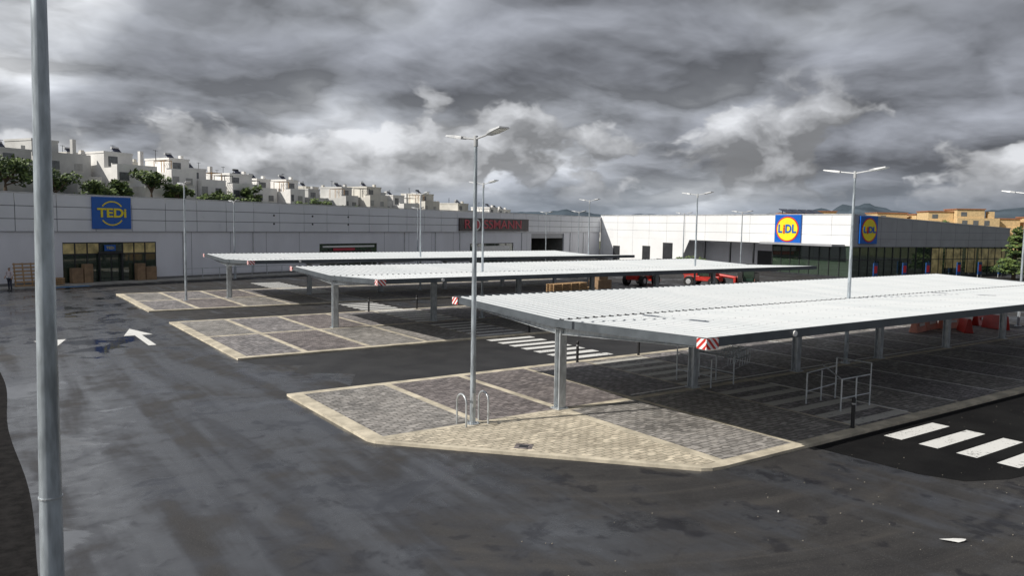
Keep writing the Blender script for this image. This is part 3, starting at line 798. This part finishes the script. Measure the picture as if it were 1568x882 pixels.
b.add([(-1.4,-.8,.1),(1.4,-.8,.1),(1.4,.8,.1),(-1.4,.8,.1),(-2,-1,1.4),(2,-1,1.4),(2,1,1.4),(-2,1,1.4),(-1.9,-.9,1.38),(1.9,-.9,1.38),(1.9,.9,1.38),(-1.9,.9,1.38),(-1.35,-.75,.2),(1.35,-.75,.2),(1.35,.75,.2),(-1.35,.75,.2)],
 [(0,3,2,1),(0,1,5,4),(1,2,6,5),(2,3,7,6),(3,0,4,7),(4,5,9,8),(5,6,10,9),(6,7,11,10),(7,4,8,11),(9,8,12,13)[::-1],(10,9,13,14)[::-1],(11,10,14,15)[::-1],(8,11,15,12)[::-1],(12,13,14,15)])
b.build('body','machred',g)
g=group('pallet_stack',(47.5,61.0,0),10); b=MB(); rnd=random.Random(3)
for i in range(5):
    for k in range(6 if i<4 else 3):
        x0=i*1.35; z=k*.19+.02
        for yy in (-.5,0,.45): b.box(x0,x0+1.2,yy,yy+.1,z,z+.12)
        for s_ in range(6): b.box(x0+s_*.21,x0+s_*.21+.13,-.5,.55,z+.123,z+.15)
b.build('pallets','wood',g)
MB().box(6.9,9.2,-.6,.8,.02,1.25).box(7.3,8.8,-.4,.6,1.252,1.9).build('crates','cardboard',g,bevel=.03)

def wheel(b,hb,x,y,r,w=.5):
    b.cyl((x,y-w/2,r),(x,y+w/2,r),r,r,20); hb.cyl((x,y-w/2-.02,r),(x,y+w/2+.02,r),r*.5,r*.5,14)
def telehandler(x,y,rz):
    g=group('telehandler',(x,y,0),rz); t=MB();h=MB()
    for xx in(-1.5,1.5):
        for yy in(-1.1,1.1): wheel(t,h,xx,yy,.62)
    t.build('tyres','rubber',g,True); h.build('hubs','lampgrey',g)
    b=MB(); b.box(-2.3,2.0,-.75,.75,.7,1.3); b.add([(-2.4,-.8,1.3),(-.6,-.8,1.3),(-.6,.2,1.3),(-2.4,.2,1.3),(-2.3,-.8,1.75),(-.6,-.8,2.0),(-.6,.2,2.0),(-2.3,.2,1.75)],[(0,3,2,1),(4,5,6,7),(0,1,5,4),(1,2,6,5),(2,3,7,6),(3,0,4,7)])
    b.build('chassis','machred',g,bevel=.05)
    MB().cyl((-2.2,.5,1.9),(3.6,.5,1.2),.2,.17,8).box(3.5,3.75,-.1,1.1,.3,1.3).box(3.7,4.9,.0,.12,.3,.38).box(3.7,4.9,.85,.97,.3,.38).build('boom_and_forks','machred',g)
    c=MB(); c.box(-.5,.9,-.95,.1,2.45,2.6)
    for xx in(-.45,.8):
        for yy in(-.9,.0): c.box(xx,xx+.08,yy,yy+.08,1.3,2.45)
    c.build('cab_frame','black',g); MB().box(-.4,.82,-.86,.0,1.32,2.44).build('cab_glass','glass',g)
telehandler(66,67,15)
telehandler(71.5,62,-70)
def tractor(x,y,rz):
    g=group('tractor',(x,y,0),rz); t=MB();h=MB()
    for yy in(-.95,.95): wheel(t,h,-1,yy,.95,.5); wheel(t,h,1.5,yy*.9,.6,.35)
    t.build('tyres','rubber',g,True); h.build('hubs','salmon',g)
    MB().box(-.2,2.2,-.42,.42,.8,1.6).box(-1.4,-.2,-.6,.6,.8,1.2).build('bonnet','machgreen',g,bevel=.08)
    c=MB(); c.box(-1.6,.3,-.75,.75,2.75,2.9)
    for xx in(-1.5,.15):
        for yy in(-.7,.62): c.box(xx,xx+.08,yy,yy+.08,1.2,2.75)
    c.cyl((1.6,.3,1.6),(1.6,.3,2.4),.05,.05,8); c.build('cab_frame','black',g)
    MB().box(-1.42,.14,-.62,.62,1.22,2.74).build('cab_glass','glass',g)
tractor(75,58.5,40)

g=group('wooden_pallet',(3.8,90.2,0),17); b=MB()
T=Matrix.Rotation(math.radians(-10),4,'X')
for i in range(4): b.box(-.2+i*.75,-.1+i*.75,0,.1,0,2.5,T)
for i in range(7): b.box(-.3,2.3,-.03,-.002,.15+i*.36,.3+i*.36,T)
b.build('slats','wood',g)
g=group('wooden_pallet',(6.6,91.0,0),17); b=MB()
for k in range(4):
    for yy in (0,.5,1): b.box(0,1.4,yy,yy+.1,k*.22,k*.22+.13)
    for i in range(6): b.box(i*.25,i*.25+.16,0,1.1,k*.22+.133,k*.22+.16)
b.build('slats','wood',g)

def person(x,y,rz,S):
    g=group('person',(x,y,.004),rz)
    def skin(name,pts,edges,rad,m):
        me=bpy.data.meshes.new(name); me.from_pydata([tuple(Vector(p)*S) for p in pts],edges,[]); ob=bpy.data.objects.new(name,me)
        scene.collection.objects.link(ob); ob.parent=g; me.materials.append(M[m])
        md=ob.modifiers.new('skin','SKIN'); 
        for i,r in enumerate(rad): me.skin_vertices[0].data[i].radius=(r[0]*S,r[1]*S) if isinstance(r,tuple) else (r*S,r*S)
        me.skin_vertices[0].data[0].use_root=True
        sb=ob.modifiers.new('sub','SUBSURF'); sb.levels=1; sb.render_levels=2; md.use_smooth_shade=True
        return ob
    skin('trousers',[(0,0,.95),(.1,0,.88),(.12,-.03,.5),(.13,.02,.1),(-.1,0,.88),(-.11,.04,.5),(-.13,.1,.1)],[(0,1),(1,2),(2,3),(0,4),(4,5),(5,6)],[(.15,.11),.09,.062,.05,.09,.062,.05],'trousers')
    skin('shirt',[(0,0,1.0),(0,0,1.2),(0,0,1.42),(.19,0,1.42),(.27,-.02,1.15),(-.19,0,1.42),(-.26,-.04,1.15)],[(0,1),(1,2),(2,3),(3,4),(2,5),(5,6)],[(.15,.11),(.15,.10),(.13,.09),.065,.05,.065,.05],'shirt')
    skin('forearm_and_hand',[(.27,-.02,1.13),(.27,-.14,.93),(.26,-.19,.85)],[(0,1),(1,2)],[.042,.032,.036],'skin')
    skin('forearm_and_hand_other',[(-.26,-.04,1.13),(-.22,-.2,.98),(-.18,-.25,.92)],[(0,1),(1,2)],[.042,.032,.036],'skin')
    skin('neck_and_head',[(0,0,1.45),(0,-.01,1.53),(0,-.02,1.60),(0,-.01,1.70)],[(0,1),(1,2),(2,3)],[.055,.055,(.075,.085),(.07,.08)],'skin')
    skin('hair',[(0,.03,1.64),(0,.02,1.73)],[(0,1)],[(.075,.07),(.075,.085)],'hair')
    skin('shoe_a',[(.13,.04,.05),(.14,-.16,.04)],[(0,1)],[.05,.04],'black')
    skin('shoe_b',[(-.13,.12,.05),(-.14,-.08,.04)],[(0,1)],[.05,.04],'black')
    b=MB(); b.cyl((0,-.09*S,1.66*S),(0,-.115*S,1.62*S),.008*S,.018*S,8); b.build('nose','skin',g,True)
    b=MB()
    for sx in(-.03,.03): b.cyl((sx*S,-.075*S,1.665*S),(sx*S,-.095*S,1.665*S),.01*S,.01*S,8)
    b.box(-.025*S,.025*S,-.1*S,-.08*S,1.585*S,1.592*S); b.build('eyes_and_mouth','hair',g)
person(3.0,87.0,-40,1.29)

def litter(x,y,w,h,rz):
    rnd=random.Random(int(x*10)); b=MB(); n=9
    pts=[(w*math.cos(2*math.pi*i/n)*rnd.uniform(.6,1),h*math.sin(2*math.pi*i/n)*rnd.uniform(.6,1),rnd.uniform(.01,.06)) for i in range(n)]
    b.add(pts+[(0,0,.07)],[(i,(i+1)%n,n) for i in range(n)]); o=b.build('paper_litter','paper'); o.location=(x,y,.01); o.rotation_euler=(0,0,rz)
litter(18.2,8.2,.38,.12,-.6); litter(21.2,7.4,.14,.09,.3); litter(16.3,11.5,.05,.02,1)
b=MB(); rnd=random.Random(11)
for i in range(150):
    x=rnd.uniform(4,34); y=rnd.uniform(5,14); s=rnd.uniform(.006,.013); b.box(x-s,x+s,y-s,y+s,.004,.004+s)
b.build('loose_gravel','grit')

# ---------------------------------------------------------------- sky
w=bpy.data.worlds.new('World'); scene.world=w; w.use_nodes=True; nt=w.node_tree
try: w.cycles.sampling_method='NONE'
except Exception: pass
for n in list(nt.nodes): nt.nodes.remove(n)
out=N(nt,'ShaderNodeOutputWorld')
tc=N(nt,'ShaderNodeTexCoord').outputs['Generated']
sep=N(nt,'ShaderNodeSeparateXYZ'); nt.links.new(tc,sep.inputs[0]); X,Y,Z=sep.outputs
zc=mth(nt,'ADD',mth(nt,'MAXIMUM',Z,0),.24)
cb=N(nt,'ShaderNodeCombineXYZ'); nt.links.new(mth(nt,'DIVIDE',X,zc),cb.inputs[0]); nt.links.new(mth(nt,'DIVIDE',Y,zc),cb.inputs[1])
p=cb.outputs[0]
def vadd(nt,a,b,op='ADD'):
    n=N(nt,'ShaderNodeVectorMath',operation=op)
    for i,v in enumerate((a,b)):
        if isinstance(v,tuple): n.inputs[i].default_value=v
        else: nt.links.new(v,n.inputs[i])
    return n.outputs[0]
def dens(q):
    wc=noise(nt,q,1.6,4,.55,0,out='Color')
    wv=N(nt,'ShaderNodeVectorMath',operation='MULTIPLY_ADD'); nt.links.new(wc,wv.inputs[0]); wv.inputs[1].default_value=(.5,.5,.5); nt.links.new(q,wv.inputs[2])
    qq=wv.outputs[0]
    n1=noise(nt,qq,.95,6,.54)
    vo=N(nt,'ShaderNodeTexVoronoi',feature='F1',voronoi_dimensions='2D'); vo.inputs['Scale'].default_value=2.2; nt.links.new(qq,vo.inputs['Vector'])
    d2=mth(nt,'MULTIPLY',vo.outputs['Distance'],vo.outputs['Distance'])
    return mth(nt,'SUBTRACT',n1,mth(nt,'MULTIPLY',d2,.20))
OFF=(6.20,2.35,0)
q1=vadd(nt,p,OFF)
q2=vadd(nt,vadd(nt,vadd(nt,p,(.955,.955,1),'MULTIPLY'),(-.07,.03,0)),OFF)   # a step towards the sun and upwards
D1=dens(q1); D2=dens(q2)
A=noise(nt,q1,.5,2,.5,.2)
side=mth(nt,'ADD',mth(nt,'MULTIPLY',X,-.82),mth(nt,'MULTIPLY',Y,.57))
v=mth(nt,'ADD',mth(nt,'MULTIPLY',A,.60),mth(nt,'MULTIPLY',D1,.75))
v=mth(nt,'SUBTRACT',v,mth(nt,'MULTIPLY',side,.10))
v=mth(nt,'SUBTRACT',v,.045)
# a thin break in the cloud deck to the north
dt=N(nt,'ShaderNodeVectorMath',operation='DOT_PRODUCT'); nt.links.new(tc,dt.inputs[0]); dt.inputs[1].default_value=(.045,.972,.23)
v=mth(nt,'SUBTRACT',v,mth(nt,'MULTIPLY',mrange(nt,dt.outputs['Value'],.990,.9995),.15))
r=N(nt,'ShaderNodeValToRGB'); nt.links.new(v,r.inputs[0]); cr=r.color_ramp
cr.elements[0].position=.36; cr.elements[0].color=(.85,.87,.90,1)
cr.elements[1].position=.66; cr.elements[1].color=(.18,.19,.215,1)
e=cr.elements.new(.45); e.color=(.52,.54,.575,1)
e=cr.elements.new(.54); e.color=(.28,.295,.325,1)
emb=mth(nt,'MULTIPLY',mth(nt,'SUBTRACT',D1,D2),7.0)
tot=mth(nt,'ADD',emb,1.12)
tot=mth(nt,'MINIMUM',mth(nt,'MAXIMUM',tot,.64),2.4)
vm=N(nt,'ShaderNodeVectorMath',operation='SCALE'); nt.links.new(r.outputs[0],vm.inputs[0]); nt.links.new(tot,vm.inputs['Scale'])
# distant cumulus heads low over the horizon
wc=noise(nt,vmap(nt,tc,(9,9,14)),1,4,.6,0,out='Color')
wv=N(nt,'ShaderNodeVectorMath',operation='MULTIPLY_ADD'); nt.links.new(wc,wv.inputs[0]); wv.inputs[1].default_value=(.5,.5,.5); nt.links.new(vmap(nt,tc,(5.5,5.5,9),loc=(1.3,4.1,.2)),wv.inputs[2])
C1=noise(nt,wv.outputs[0],1,5,.5)
C2=noise(nt,vadd(nt,wv.outputs[0],(-.10,.04,.22)),1,5,.5)
hgt=mrange(nt,Z,.17,.05)
cm=mrange(nt,mth(nt,'ADD',C1,mth(nt,'MULTIPLY',hgt,.14)),.60,.65)
cm=mth(nt,'MULTIPLY',cm,mrange(nt,Z,.20,.13))
cm=mth(nt,'MULTIPLY',cm,mrange(nt,Z,.015,.07))
lit=mth(nt,'ADD',.40,mth(nt,'MULTIPLY',mth(nt,'SUBTRACT',C1,C2),3.4))
lit=mth(nt,'MINIMUM',mth(nt,'MAXIMUM',lit,.22),.90)
lc=N(nt,'ShaderNodeVectorMath',operation='SCALE'); lc.inputs[0].default_value=(.96,.98,1.02); nt.links.new(lit,lc.inputs['Scale'])
hz=mth(nt,'MULTIPLY',mrange(nt,Z,.08,.0),.55)
cloud=mixc(nt,hz,vm.outputs[0],(.27,.32,.385))
cloud=mixc(nt,mth(nt,'MULTIPLY',cm,.85),cloud,lc.outputs[0])
sky=N(nt,'ShaderNodeTexSky',sky_type='NISHITA'); sky.sun_disc=False
sky.sun_elevation=math.radians(38.3); sky.sun_rotation=math.radians(288.4)
b1=N(nt,'ShaderNodeBackground'); nt.links.new(sky.outputs[0],b1.inputs[0]); b1.inputs[1].default_value=.10
b2=N(nt,'ShaderNodeBackground'); nt.links.new(cloud,b2.inputs[0]); b2.inputs[1].default_value=1
mx=N(nt,'ShaderNodeMixShader'); nt.links.new(mth(nt,'MAXIMUM',mrange(nt,v,.29,.335),cm),mx.inputs[0]); nt.links.new(b1.outputs[0],mx.inputs[1]); nt.links.new(b2.outputs[0],mx.inputs[2])
nt.links.new(mx.outputs[0],out.inputs[0])

sl=bpy.data.lights.new('sun','SUN'); sl.energy=4.6; sl.angle=math.radians(.6); sl.color=(1,.95,.87)
so=bpy.data.objects.new('sun',sl); scene.collection.objects.link(so)
so.rotation_euler=Vector((1.2,-.3,-1)).to_track_quat('-Z','Y').to_euler(); so.location=(-30,20,60)

# ---------------------------------------------------------------- camera
cam=bpy.data.cameras.new('camera'); co=bpy.data.objects.new('camera',cam); scene.collection.objects.link(co); scene.camera=co
cam.sensor_width=36; cam.lens=27.2; cam.clip_end=20000; cam.clip_start=.05
th=math.radians(4.75); az=math.radians(54.93)
F=Vector((math.cos(az),math.sin(az),0)); R=Vector((math.sin(az),-math.cos(az),0)); U=Vector((0,0,1))
fw=F*math.cos(th)-U*math.sin(th); up0=F*math.sin(th)+U*math.cos(th)
s=math.sin(math.radians(.9)); c=math.cos(math.radians(.9))
rt=R*c+up0*s; up=up0*c-R*s
m=Matrix((rt,up,-fw)).transposed().to_4x4(); m.translation=Vector((0,0,7.1)); co.matrix_world=m

for o in scene.objects:
    if o.parent is None:
        o.location=o.location*SC
        if o.type not in('CAMERA','LIGHT'): o.scale=o.scale*SC
scene.view_settings.view_transform='Standard'; scene.view_settings.look='None'; scene.view_settings.exposure=0; scene.view_settings.gamma=1
